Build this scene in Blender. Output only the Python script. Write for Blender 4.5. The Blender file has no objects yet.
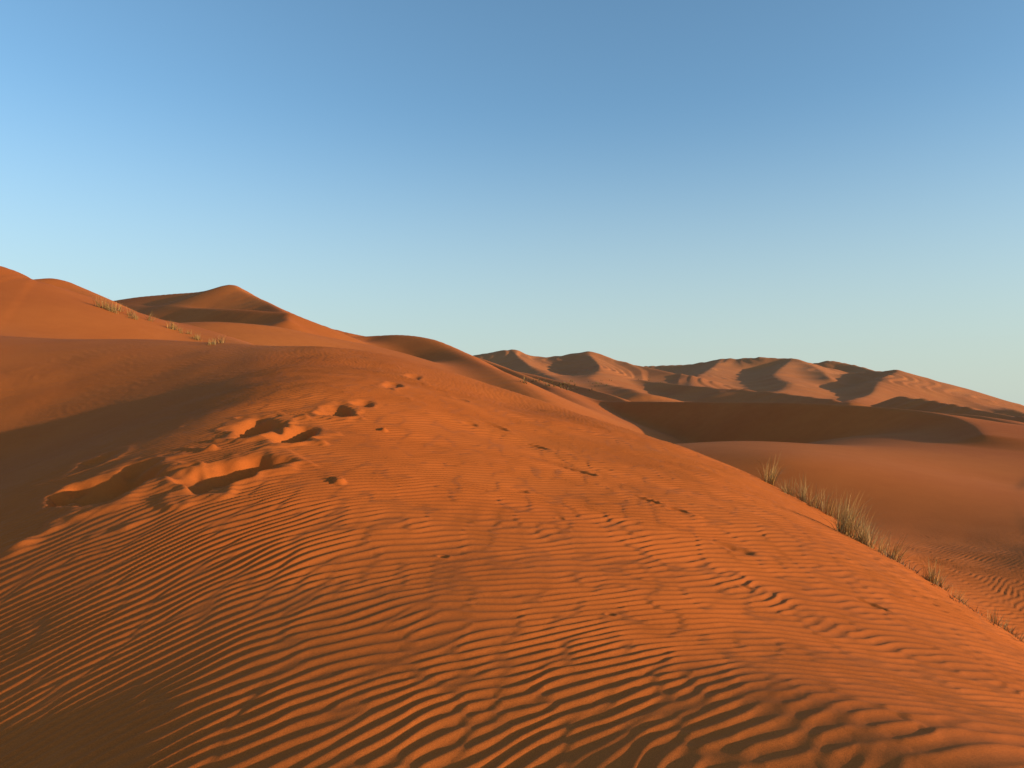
import bpy, math, numpy as np, time
from math import radians
T0=time.time()
EYE=1.65
F=796.0
PITCH=math.atan(31/796)
cp,sp=math.cos(PITCH),math.sin(PITCH)
def S(u,v,d):
    a=(u-512)/F; b=(384-v)/F
    k=d/(cp-b*sp)
    return (a*k, d, (sp+b*cp)*k)

# ---------------------------------------------------------------- noise tiles
def tile(n,klo,khi,beta,seed):
    rng=np.random.default_rng(seed)
    f=np.fft.fftfreq(n)*n
    kx,ky=np.meshgrid(f,f)
    k=np.hypot(kx,ky); k[0,0]=1
    sp_=rng.normal(size=(n,n))+1j*rng.normal(size=(n,n))
    sp_*=k**(-beta)*((k>=klo)&(k<=khi))
    t=np.fft.ifft2(sp_).real
    return (t/t.std()).astype(np.float32)
def wavetile(n,k0,sr,sa,seed):
    """complex travelling-wave field, wave vector along +x"""
    rng=np.random.default_rng(seed)
    f=np.fft.fftfreq(n)*n
    kx,ky=np.meshgrid(f,f)
    g=np.exp(-((kx-k0)/(sr*k0))**2/2-(ky/(sa*k0))**2/2)
    s=(rng.normal(size=(n,n))+1j*rng.normal(size=(n,n)))*g
    t=np.fft.ifft2(s)
    return (t/np.sqrt((abs(t)**2).mean())).astype(np.complex64)
def samp(t,x,y):
    """bilinear, period 1"""
    n=t.shape[0]
    fx=(x%1.0)*n; fy=(y%1.0)*n
    i=np.floor(fx).astype(np.int64); j=np.floor(fy).astype(np.int64)
    a=(fx-i).astype(np.float32); b=(fy-j).astype(np.float32)
    i%=n; j%=n; i1=(i+1)%n; j1=(j+1)%n
    return (t[j,i]*(1-a)+t[j,i1]*a)*(1-b)+(t[j1,i]*(1-a)+t[j1,i1]*a)*b
N1=tile(512,2,40,1.6,3)
N2=tile(512,2,12,1.2,7)
N3=tile(256,1,4,1.0,9)
RIP=wavetile(2048,150,0.135,0.25,11)
DUN=wavetile(512,14,0.22,0.18,5)
def sst(a,b,x):
    t=np.clip((x-a)/(b-a),0,1); return t*t*(3-2*t)
def smax(a,b,k):
    return np.maximum(a,b)+np.maximum(k-np.abs(a-b),0)**2/(4*k)

# ---------------------------------------------------------------- near dune (thin plate surface)
C=[(0,0,-1.65),(0,-5,-2.0),(-5,-5,-2.4),(6,-5,-3.6),(-12,-4,-3.2),
   (0,3,-1.31),(0,7.5,-.82),(0,11.4,-.36),(0,16,.18)]
C+=[S(290,346,18),S(400,357.5,18.5),S(470,378,18),S(540,399,17.5),S(600,420,17),S(680,450,16),
    S(760,481,14.5),S(850,525,12),S(950,590,9),S(1024,645,7)]
C+=[S(200,350,17.5),S(100,353,17.5),S(0,356,17.5)]
C+=[(-1.0,3,-1.35),(-2.5,3,-1.72),(-4,2,-2.2),(-2,5.5,-.93),(-4,5.5,-1.25),(-6,5.5,-1.85),(-2.6,8,-.38),(-5,8,-.74),(-8,8,-1.55),
    (-2.9,12,.48),(-6,12,-.20),(-9,12,-.95),(-4,15,1.0)]
C+=[S(900,700,3.9),S(1024,768,2.7),S(700,560,6.6),S(760,640,4.6),S(600,470,10.5)]
# behind contour: falls away
C+=[S(560,430,24)[:2]+(-1.2,),S(420,400,25)[:2]+(-.3,),S(300,380,26)[:2]+(0.6,),S(680,470,21)[:2]+(-2.1,),
    S(780,500,17.5)[:2]+(-2.2,),S(870,540,13.6)[:2]+(-2.3,),S(960,600,11)[:2]+(-2.75,),S(1030,640,9)[:2]+(-3.0,),(9,3,-3.9),(9,0,-3.9)]
# hollow and the lit slope across it
C+=[S(680,444,36),S(740,441,36),S(850,437,56),S(1000,434,75),S(780,460,25),S(900,478,24),S(1000,482,28),S(1010,550,16.5),S(1080,560,15),S(1100,440,60),
    S(900,450,36),(16,6,-3.6),(25,10,-3.8)]
# left dune foot
C+=[S(0,336,21),S(100,341,22),S(200,347,23),S(-150,350,17),(-14,8,-1.2),(-20,12,.6)]
C+=[(0,45,-3),(-12,40,.2),(12,60,-4),(40,20,-4.5),(0,75,-5),(-40,-20,-5),(0,-30,-5),(-40,10,0),(40,-20,-6),(-30,50,4),(70,0,-6),(-70,0,-4),(0,-70,-7),(60,60,-4),(-60,-60,-7)]
C=np.array(C,float)
def U(r2): 
    return np.where(r2>1e-9,.5*r2*np.log(np.maximum(r2,1e-9)),0)
def solve_tps(C,lam):
    n=len(C); d=C[:,None,:2]-C[None,:,:2]
    K=U((d**2).sum(-1))+lam*np.eye(n)
    P=np.c_[np.ones(n),C[:,:2]]
    A=np.zeros((n+3,n+3)); A[:n,:n]=K; A[:n,n:]=P; A[n:,:n]=P.T
    return np.linalg.solve(A,np.r_[C[:,2],0,0,0])
W=solve_tps(C,0.5)
def tps(x,y):
    z=W[-3]+W[-2]*x+W[-1]*y
    for (cx,cy,_),w in zip(C,W):
        z=z+w*U((x-cx)**2+(y-cy)**2)
    return z

# ---------------------------------------------------------------- dune ridges
def catmull(P,m=7):
    P=np.array(P,float); Q=np.vstack([2*P[0]-P[1],P,2*P[-1]-P[-2]]); out=[]
    for i in range(1,len(Q)-2):
        a,b,c,d=Q[i-1:i+3]
        for t in np.linspace(0,1,m,endpoint=False):
            out.append(.5*((2*b)+(c-a)*t+(2*a-5*b+4*c-d)*t*t+(-a+3*b-3*c+d)*t**3))
    out.append(P[-1]); return np.array(out)
R=[]
def ridge(pts,sl,sr,k,rad,m=5,foot=-14):
    R.append((catmull([S(*p) for p in pts],m),sl,sr,k,rad,foot))
# left dune (crest runs from left to right)
ridge([(-420,215,50),(-200,240,47),(-60,255,44),(0,266,43),(40,283,43),(70,296,45)],.35,.33,1.2,1.2,foot=-2)
ridge([(40,282,62),(58,279,61),(82,291,59),(120,308,54),(170,324,48),(225,341,40),(290,352,33)],.35,.26,1.0,.8,foot=-1)
# peaked dune
ridge([(60,310,170),(128,299,165),(165,295,160),(200,292,155),(232,287,150),(262,302,148),(300,318,142),(345,332,140),(375,338,150)],.5,.42,3,.5)
ridge([(232,287,150),(262,300,138),(284,312,122),(288,320,112)],.5,.40,2,.5)
ridge([(290,314,117),(250,310,124),(200,308,134),(150,308,148),(110,308,160)],.62,.34,1.0,.4,foot=-4)
ridge([(120,330,92),(170,325,90),(220,323,90),(270,327,92),(320,337,96),(350,342,100)],.3,.3,1.5,3,foot=-4)
# rounded dune to its right
ridge([(330,338,125),(372,336,128),(402,335,125),(430,339,120),(455,350,112),(478,362,100),(505,376,88),(535,395,76),(560,420,66)],.46,.42,2,1.2)
ridge([(430,346,190),(465,354,180),(500,366,160),(535,380,140),(560,392,120),(585,408,105),(605,430,92)],.34,.45,2,.8)
ridge([(470,362,240),(520,372,225),(570,384,195),(615,396,160),(640,410,140)],.34,.45,3,.8)
# dark lee face beyond the hollow
ridge([(520,398,150),(600,401,120),(700,402,100),(800,403,82),(890,408,68),(945,415,58),(972,424,51),(985,436,44)],.16,.62,1.0,.3)
# small dune at the right of the hollow
ridge([(1050,474,33),(1028,492,27),(1018,515,22),(1040,545,18)],.14,.55,.4,.2,foot=-5)
# far skyline
ridge([(440,362,640),(480,354,620),(512,351,600),(530,358,600),(556,356,590),(588,353,580),(612,360,560),(645,367,520),(690,376,470)],.4,.25,8,1.5)
ridge([(600,370,760),(650,366,750),(690,364,720),(722,360,700),(760,357,680),(792,360,660),(815,368,600),(830,378,520)],.45,.27,10,1.5)
ridge([(770,372,760),(812,364,740),(832,361,730),(856,366,700),(878,372,640)],.45,.27,10,1.5)
ridge([(850,373,560),(880,371,540),(898,372,520),(915,383,500),(935,393,480),(965,403,440),(1000,411,400),(1040,419,380)],.38,.27,6,1.5)
ridge([(898,371,520),(880,381,450),(872,392,390),(850,400,330)],.31,.34,5,1.5)
ridge([(722,360,700),(705,372,560),(690,384,430),(720,394,330)],.25,.28,6,2)
ridge([(792,360,660),(775,374,530),(790,385,430),(760,396,330)],.25,.28,6,2)
ridge([(588,353,580),(600,368,460),(590,380,360),(640,392,260)],.28,.32,6,1.5)
ridge([(512,351,600),(530,366,480),(550,375,400),(570,388,280)],.28,.32,6,1.5)
ridge([(640,380,420),(700,387,360),(780,393,300),(850,402,240)],.28,.38,4,.8)
ridge([(900,396,300),(950,404,260),(1000,414,220),(1060,421,180)],.3,.40,3,.8)
ridge([(930,412,140),(980,416,125),(1024,425,110),(1100,433,90)],.25,.42,2,.6)

def saw_dunes(x,y,sc,off,el=1.45):
    q=samp(DUN,x/sc+.13*samp(N2,x/(1.7*sc),y/(1.7*sc))+off,y/(el*sc)+.04*samp(N2,x/sc+.3,y/sc))
    ph=np.angle(q); am=np.minimum(1,np.abs(q))
    return am*np.where(ph<1.2,(ph+np.pi)/(1.2+np.pi),(np.pi-ph)/(np.pi-1.2))
def macro(x,y):
    shp=x.shape; x=x.ravel(); y=y.ravel(); r=np.hypot(x,y)
    z=np.empty_like(x)
    near=r<120
    zn=np.full_like(x,-6.0)
    zn[near]=np.clip(tps(x[near],y[near]),-9,14)
    w=sst(65,115,r)
    zf=-6-8*sst(300,2500,r)
    zf=zf+21*np.exp(-((x-80)/200)**2-((y-640)/230)**2)*sst(120,500,r)
    far=r>60
    sd1=np.zeros_like(x); sd2=np.zeros_like(x); nn=np.zeros_like(x)
    sd1[far]=saw_dunes(x[far],y[far],900,0); sd2[far]=saw_dunes(x[far],y[far],420,.37,2.4); nn[far]=samp(N1,x[far]/700,y[far]/700)
    zf=zf+(4.0*sd1)*sst(90,260,r)*(1-sst(2500,5000,r))
    zf=zf+1.0*nn*sst(80,200,r)
    z=zn*(1-w)+zf*w
    for (P,sl,sr,k,rad,foot) in R:
        reach=(P[:,2].max()-foot)/min(sl,sr)*1.25
        m=(x>P[:,0].min()-reach)&(x<P[:,0].max()+reach)&(y>P[:,1].min()-reach)&(y<P[:,1].max()+reach)
        idx=np.nonzero(m)[0]
        if len(idx)==0: continue
        X=x[idx];Y=y[idx]
        ext=max(np.ptp(P[:,0]),np.ptp(P[:,1]))
        wob=samp(N2,X/(ext*2.5)+.37,Y/(ext*2.5))
        sw=np.zeros(len(idx)); sh=np.zeros(len(idx)); dm=np.full(len(idx),1e18)
        for a,b in zip(P[:-1],P[1:]):
            dx,dy=b[0]-a[0],b[1]-a[1]; L2=dx*dx+dy*dy
            t=np.clip(((X-a[0])*dx+(Y-a[1])*dy)/L2,0,1)
            ex=X-a[0]-t*dx; ey=Y-a[1]-t*dy
            d2=ex*ex+ey*ey
            c=(dx*ey-dy*ex)/math.sqrt(L2)/np.sqrt(d2+1e-9)
            s=(sl*(1+c)/2+sr*(1-c)/2)
            h=a[2]+t*(b[2]-a[2])-s*(np.sqrt(d2+rad*rad)-rad)
            ww=1/(d2+.05*rad*rad+1e-6*ext*ext)**5
            sw+=ww; sh+=ww*h; dm=np.minimum(dm,d2)
        dm=np.sqrt(dm); lw=.12*ext
        h=sh/sw-.05*wob*dm*np.exp(-dm/lw)-.01*np.maximum(dm-reach*.6,0)**2
        z[idx]=smax(z[idx],h,k)
    z=z+(.7*(sd2-.5)+.15*nn)*sst(130,330,r)*(1-sst(900,1500,r))
    return z.reshape(shp)

# ---------------------------------------------------------------- footprints
def hit(u,v,d0=2.0,d1=60.0,n=1200):
    ds=np.geomspace(d0,d1,n)
    a=(u-512)/F; b=(384-v)/F; kx=a/(cp-b*sp); kz=(sp+b*cp)/(cp-b*sp)
    z=macro(ds*kx,ds)
    i=np.nonzero(z>ds*kz)[0]
    j=i[0] if len(i) else len(ds)-1
    return ds[j]*kx,ds[j]
FP=[]
for (u,v,rx,ry,ang,dep) in [(118,484,.36,.50,.2,.20),(186,480,.12,.26,.5,.08),(236,472,.27,.48,-.3,.19),
        (256,428,.24,.46,.3,.17),(298,436,.19,.42,-.2,.14),(95,462,.14,.3,0,.05),
        (338,411,.19,.34,.1,.11),(362,403,.12,.26,0,.06),(392,386,.14,.36,0,.06),(414,377,.14,.34,0,.05),
        (462,400,.12,.16,.3,.035),(492,425,.24,.08,-.5,.04),(470,423,.12,.1,0,.035),(535,446,.18,.07,-.6,.04),(570,470,.22,.06,-.6,.04),
        (650,503,.16,.05,-.7,.035),(677,512,.09,.05,-.4,.04),(740,550,.12,.09,0,.03),(723,545,.1,.05,0,.02),(520,490,.09,.04,.2,.025),
        (443,556,.035,.03,0,.018),(560,520,.04,.03,0,.014),(870,603,.14,.05,-.7,.025),(610,612,.03,.03,0,.014),(745,588,.05,.03,0,.012)]:
    x,y=hit(u,v); FP.append((x,y,rx,ry,ang,dep))
KX,KY=hit(20,550)   # small kicked-up mound catching the light

def detail(x,y):
    """ripples, footprints; returns offset"""
    out=np.zeros_like(x); r=np.hypot(x,y)
    m=(r<25)&(y>-3)
    idx=np.nonzero(m)[0]; X=x[idx];Y=y[idx];rr=r[idx]
    edge=1-sst(18,25,rr)
    o=(.010*samp(N2,X/12,Y/12)+.0012*samp(N1,X/5+.2,Y/5))*edge
    wx=.10*samp(N3,X/11+.1,Y/11)+.030*samp(N2,X/7+.1,Y/7)
    # ripple crests swing gently across the slope
    gp0,gp1=.95,.45      # line slope left / right
    tt=np.clip((X+2.5)/6,0,1)
    g=np.where(X<-2.5,gp0*(X+2.5),np.where(X>3.5,(gp0+gp1)/2*6+gp1*(X-3.5),6*(gp0*tt-(gp0-gp1)*tt*tt/2)))
    s=(Y-g)*.80+wx
    q=samp(RIP,s/15.0,X/15.0)
    ph=np.angle(q); am=np.minimum(1,np.abs(q)*1.6)
    rp=np.cos(ph+.4*np.sin(ph))
    patch=.95+.16*np.clip(samp(N2,X/9+.6,Y/9),-1.6,1.6)
    fade=(1-sst(15,24,rr))
    side=1-.6*sst(0,1.6,(-X-.20*Y-.6))*sst(4.5,7,Y)
    amp=.0066*patch*fade*side*(1+.6*sst(4,9,rr))
    foot=np.zeros_like(X); flat=np.ones_like(X)
    wb1=.16*samp(N2,X/2.5,Y/2.5)
    for (fx,fy,rx,ry,an,dep) in FP:
        dx=X-fx; dy=Y-fy
        n=(np.abs(dx)<1.8)&(np.abs(dy)<1.8)
        if not n.any(): continue
        dx=dx[n];dy=dy[n]; ca,sa=math.cos(an),math.sin(an)
        a=(ca*dx+sa*dy)/rx; b=(-sa*dx+ca*dy)/ry
        rho=np.sqrt(a*a+b*b)*(1+wb1[n])
        dirn=(.85*dx-.45*dy)/(np.hypot(dx,dy)+.02)
        pit=-dep/(1+np.exp((rho-.88)*(7+1.5*dirn)))
        rim=(.15+.08*dirn)*dep*np.exp(-((rho-1.4)/.36)**2)
        foot[n]+=pit+rim
        flat[n]*=1-.9*np.exp(-(rho/1.5)**4)
    foot=np.maximum(foot,-.21)+.05*np.exp(-(((X-KX)/.10)**2+((Y-KY)/.14)**2))
    o+=rp*am*amp*flat+foot
    out[idx]=o
    return out
def height(x,y):
    return macro(x,y)+detail(x,y)+EYE

# ---------------------------------------------------------------- terrain mesh: one sheet, dense in the foreground
rs=[.05]
while rs[-1]<9000:
    r=rs[-1]
    q= .12 if r<1.2 else .007 if r<2.3 else .0024 if r<15 else .0038 if r<26 else .007 if r<130 else .0075 if r<800 else .05
    rs.append(r*(1+q))
rs=np.array(rs)
hf=radians(38)
th=np.r_[np.arange(-hf,hf,.00135),np.linspace(hf,2*math.pi-hf,130,endpoint=False)]
TH,RR=np.meshgrid(th,rs)
X=(RR*np.sin(TH)).ravel(); Y=(RR*np.cos(TH)).ravel()
Z=np.empty_like(X)
CH=200000
for i in range(0,len(X),CH):
    Z[i:i+CH]=height(X[i:i+CH],Y[i:i+CH])
nr,nt=len(rs),len(th)
co=np.empty((nr*nt+1,3),np.float32); co[:-1,0]=X;co[:-1,1]=Y;co[:-1,2]=Z
co[-1]=(0,0,co[0,2])
I,J=np.meshgrid(np.arange(nr-1),np.arange(nt),indexing='ij'); J2=(J+1)%nt
quads=np.stack([I*nt+J,(I)*nt+J2,(I+1)*nt+J2,(I+1)*nt+J],-1).reshape(-1,4)[:,::-1]
j=np.arange(nt); tris=np.stack([np.full(nt,nr*nt),j,(j+1)%nt],-1)[:,::-1]
me=bpy.data.meshes.new("sand_dunes")
me.vertices.add(len(co)); me.vertices.foreach_set("co",co.ravel())
nl=quads.size+tris.size; me.loops.add(nl)
me.loops.foreach_set("vertex_index",np.r_[quads.ravel(),tris.ravel()].astype(np.int32))
npoly=len(quads)+len(tris); me.polygons.add(npoly)
ls=np.r_[np.arange(len(quads))*4,quads.size+np.arange(len(tris))*3].astype(np.int32)
me.polygons.foreach_set("loop_start",ls)
me.update(calc_edges=True)
me.polygons.foreach_set("use_smooth",np.ones(npoly,bool))
ob=bpy.data.objects.new("sand_dunes",me); bpy.context.collection.objects.link(ob)

# ---------------------------------------------------------------- materials
def newmat(name):
    m=bpy.data.materials.new(name); m.use_nodes=True; nt_=m.node_tree
    return m,nt_.nodes,nt_.links,nt_.nodes["Principled BSDF"]
m,n,l,b=newmat("sand")
b.inputs["Roughness"].default_value=.92
b.inputs["Specular IOR Level"].default_value=.08
geo=n.new("ShaderNodeTexCoord")
def noise(scale,det=4,rough=.55):
    t=n.new("ShaderNodeTexNoise"); t.inputs["Scale"].default_value=scale; t.inputs["Detail"].default_value=det; t.inputs["Roughness"].default_value=rough
    l.new(geo.outputs["Object"],t.inputs["Vector"]); return t
big=noise(.035,4); mid=noise(.9,5,.6); grain=noise(260,2,.6)
cr=n.new("ShaderNodeValToRGB"); cr.color_ramp.elements[0].position=.3; cr.color_ramp.elements[1].position=.72
cr.color_ramp.elements[0].color=(.54,.124,.021,1); cr.color_ramp.elements[1].color=(.68,.192,.038,1)
l.new(big.outputs["Fac"],cr.inputs["Fac"])
def mixc(fac,a,bcol,mode='MULTIPLY'):
    x=n.new("ShaderNodeMix"); x.data_type='RGBA'; x.blend_type=mode
    if isinstance(fac,float): x.inputs[0].default_value=fac
    else: l.new(fac,x.inputs[0])
    l.new(a,x.inputs[6])
    if isinstance(bcol,tuple): x.inputs[7].default_value=bcol
    else: l.new(bcol,x.inputs[7])
    return x.outputs[2]
def mr(src,a,b_,c,d):
    x=n.new("ShaderNodeMapRange"); l.new(src,x.inputs[0]); 
    for i,v in enumerate((a,b_,c,d)): x.inputs[i+1].default_value=v
    return x.outputs[0]
# distance haze painted into the sand colour, paling northward from the near dune
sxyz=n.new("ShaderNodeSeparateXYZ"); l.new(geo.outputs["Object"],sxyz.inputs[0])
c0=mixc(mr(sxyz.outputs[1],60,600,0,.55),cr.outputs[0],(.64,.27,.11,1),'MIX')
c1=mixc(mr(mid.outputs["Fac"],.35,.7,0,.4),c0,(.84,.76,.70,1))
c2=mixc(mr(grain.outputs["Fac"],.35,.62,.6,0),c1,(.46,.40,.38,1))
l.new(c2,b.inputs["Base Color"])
bp=n.new("ShaderNodeBump"); bp.inputs["Strength"].default_value=.4; bp.inputs["Distance"].default_value=.003
l.new(grain.outputs["Fac"],bp.inputs["Height"])
bp2=n.new("ShaderNodeBump"); bp2.inputs["Strength"].default_value=.35; bp2.inputs["Distance"].default_value=.006
l.new(noise(22,3,.6).outputs["Fac"],bp2.inputs["Height"]); l.new(bp.outputs[0],bp2.inputs["Normal"])
l.new(bp2.outputs[0],b.inputs["Normal"])
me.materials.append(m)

gm,n,l,b=newmat("dry_grass")
b.inputs["Roughness"].default_value=.7
at=n.new("ShaderNodeAttribute"); at.attribute_name="tone"
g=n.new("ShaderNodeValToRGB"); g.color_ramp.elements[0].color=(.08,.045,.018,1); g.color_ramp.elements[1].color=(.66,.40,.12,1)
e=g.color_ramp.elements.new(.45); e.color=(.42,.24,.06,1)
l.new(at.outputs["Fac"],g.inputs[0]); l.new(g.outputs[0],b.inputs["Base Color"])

# ---------------------------------------------------------------- grass
def ground(x,y):
    return float(height(np.array([float(x)]),np.array([float(y)]))[0])
def blades(x,y,h,rad,nb,seed,tone,width,lean,spread,V,Fc,tn,org,ns=4):
    rng=np.random.default_rng(seed)
    ncl=max(3,nb//35); cx=rng.normal(0,rad*.36,ncl); cy=rng.normal(0,rad*.36,ncl); ch=rng.uniform(.55,1.1,ncl)
    ci=rng.integers(0,ncl,nb)
    xs=cx[ci]+rng.normal(0,rad*.09,nb); ys=cy[ci]+rng.normal(0,rad*.09,nb)
    zs=height(x+xs,y+ys)
    for i in range(nb):
        a=rng.uniform(0,2*math.pi); sprd=abs(rng.normal(0,spread)); L=h*ch[ci[i]]*rng.uniform(.4,1.1)
        dx=math.cos(a)*sprd+xs[i]/rad*.4+lean[0]; dy=math.sin(a)*sprd+ys[i]/rad*.4+lean[1]
        p=np.array([x+xs[i]-org[0],y+ys[i]-org[1],zs[i]-.03-org[2]])
        dirv=np.array([dx*.6,dy*.6,1.0]); dirv/=np.linalg.norm(dirv)
        wd=np.array([-math.sin(a+.7),math.cos(a+.7),0])*width*rng.uniform(.5,1.1)
        t0=rng.uniform(*tone); base=len(V)
        for s in range(ns+1):
            f=s/ns; w=wd*(1-f*.85)
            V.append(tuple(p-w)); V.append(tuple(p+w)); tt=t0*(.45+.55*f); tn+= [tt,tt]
            p=p+dirv*L/ns
            dirv=dirv+np.array([dx*.26+rng.normal(0,.05),dy*.26+rng.normal(0,.05),-.12*sprd*2]); dirv/=np.linalg.norm(dirv)
        for s in range(ns):
            k=base+2*s; Fc.append((k,k+1,k+3,k+2))
def finish(name,V,Fc,tn,org):
    me=bpy.data.meshes.new(name); me.from_pydata(V,[],Fc)
    at=me.attributes.new("tone",'FLOAT','POINT'); at.data.foreach_set("value",np.array(tn,np.float32))
    me.materials.append(gm)
    o=bpy.data.objects.new(name,me); o.location=org; bpy.context.collection.objects.link(o); return o
def tuft(name,x,y,h,rad,nb,seed,tone=(.3,1.0),width=.005,lean=(0,0),spread=.5):
    V=[];Fc=[];tn=[]; org=(float(x),float(y),ground(x,y))
    blades(x,y,h,rad,nb,seed,tone,width,lean,spread,V,Fc,tn,org)
    return finish(name,V,Fc,tn,org)
def brow(u,lo=4,hi=20):
    ds=np.linspace(lo,hi,600); kx=(u-512)/F
    z=macro(ds*kx,ds)/ds
    i=np.nonzero((z[1:-1]>z[:-2])&(z[1:-1]>z[2:]))[0]
    return ds[i[0]+1] if len(i) else 12-(u-850)*.03
k=0
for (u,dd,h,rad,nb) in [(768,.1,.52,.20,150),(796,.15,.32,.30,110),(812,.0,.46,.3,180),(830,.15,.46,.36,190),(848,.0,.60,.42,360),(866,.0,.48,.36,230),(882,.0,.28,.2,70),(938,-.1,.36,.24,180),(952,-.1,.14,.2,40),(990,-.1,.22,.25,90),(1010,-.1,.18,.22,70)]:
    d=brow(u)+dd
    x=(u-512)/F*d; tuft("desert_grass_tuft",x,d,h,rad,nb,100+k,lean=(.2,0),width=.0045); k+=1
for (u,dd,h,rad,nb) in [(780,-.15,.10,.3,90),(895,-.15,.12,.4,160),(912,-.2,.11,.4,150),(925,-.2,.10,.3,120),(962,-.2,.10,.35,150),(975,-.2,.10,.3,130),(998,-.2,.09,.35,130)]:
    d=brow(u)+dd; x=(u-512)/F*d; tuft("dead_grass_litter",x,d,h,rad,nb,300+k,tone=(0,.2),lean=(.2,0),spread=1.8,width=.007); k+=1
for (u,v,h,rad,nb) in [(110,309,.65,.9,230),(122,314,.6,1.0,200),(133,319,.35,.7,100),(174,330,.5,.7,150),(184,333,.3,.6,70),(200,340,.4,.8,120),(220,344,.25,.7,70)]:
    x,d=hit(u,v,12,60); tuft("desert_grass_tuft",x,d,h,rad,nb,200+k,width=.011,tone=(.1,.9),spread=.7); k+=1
# scattered scrub in the interdune hollows
V=[];Fc=[];tn=[]; rng=np.random.default_rng(77)
for i in range(42):
    cu,cv=[(562,386),(540,381),(600,384),(650,380)][int(rng.choice(4,p=[.5,.2,.18,.12]))]
    x,d=hit(cu+rng.normal(0,11),cv+rng.normal(0,2.2),60,500,700)
    blades(x,d,rng.uniform(.5,1.1)*(d/200)**.3,1.2,26,400+i,(0,.6),.05,(0,0),.9,V,Fc,tn,(0,0,0),ns=2)
finish("distant_desert_scrub",V,Fc,tn,(0,0,0))

# ---------------------------------------------------------------- light, sky, camera
AZ,EL=radians(106),radians(8.3)
w=bpy.data.worlds.new("World"); bpy.context.scene.world=w; w.use_nodes=True
wn,wl=w.node_tree.nodes,w.node_tree.links
sky=wn.new("ShaderNodeTexSky"); sky.sky_type='NISHITA'; sky.sun_disc=False
sky.sun_elevation=EL; sky.sun_rotation=AZ; sky.altitude=700; sky.air_density=1.0; sky.dust_density=.8; sky.ozone_density=2.4
bg=wn["Background"]; bg.inputs[1].default_value=.15
hs=wn.new("ShaderNodeHueSaturation"); hs.inputs["Saturation"].default_value=1.02; hs.inputs["Value"].default_value=1.8; hs.inputs["Hue"].default_value=.493
wl.new(sky.outputs[0],hs.inputs["Color"])
# dust haze hugging the horizon
tc=wn.new("ShaderNodeTexCoord"); sx=wn.new("ShaderNodeSeparateXYZ"); wl.new(tc.outputs["Generated"],sx.inputs[0])
hz=wn.new("ShaderNodeMapRange"); hz.interpolation_type='SMOOTHSTEP'; wl.new(sx.outputs[2],hz.inputs[0])
for i,v in enumerate((-.04,.38,.95,0.0)): hz.inputs[i+1].default_value=v
mx=wn.new("ShaderNodeMix"); mx.data_type='RGBA'; wl.new(hz.outputs[0],mx.inputs[0]); wl.new(hs.outputs[0],mx.inputs[6]); mx.inputs[7].default_value=(3.55,4.15,3.8,1)
wl.new(mx.outputs[2],bg.inputs[0])
sd=bpy.data.lights.new("sun","SUN"); sd.energy=5; sd.angle=radians(.5); sd.color=(1,.78,.48)
so=bpy.data.objects.new("sun",sd); bpy.context.collection.objects.link(so)
from mathutils import Vector
dirs=Vector((math.sin(AZ)*math.cos(EL),math.cos(AZ)*math.cos(EL),math.sin(EL)))
so.rotation_euler=dirs.to_track_quat('Z','Y').to_euler(); so.location=(30,-10,40)
cd=bpy.data.cameras.new("camera"); cd.sensor_width=36; cd.lens=36*F/1024; cd.clip_end=20000; cd.clip_start=.05
cam=bpy.data.objects.new("camera",cd); cam.location=(0,0,EYE); cam.rotation_euler=(math.pi/2+PITCH,0,0)
bpy.context.collection.objects.link(cam); bpy.context.scene.camera=cam
sc=bpy.context.scene
sc.view_settings.view_transform='Standard'; sc.view_settings.look='None'; sc.view_settings.exposure=0
print("done",time.time()-T0)
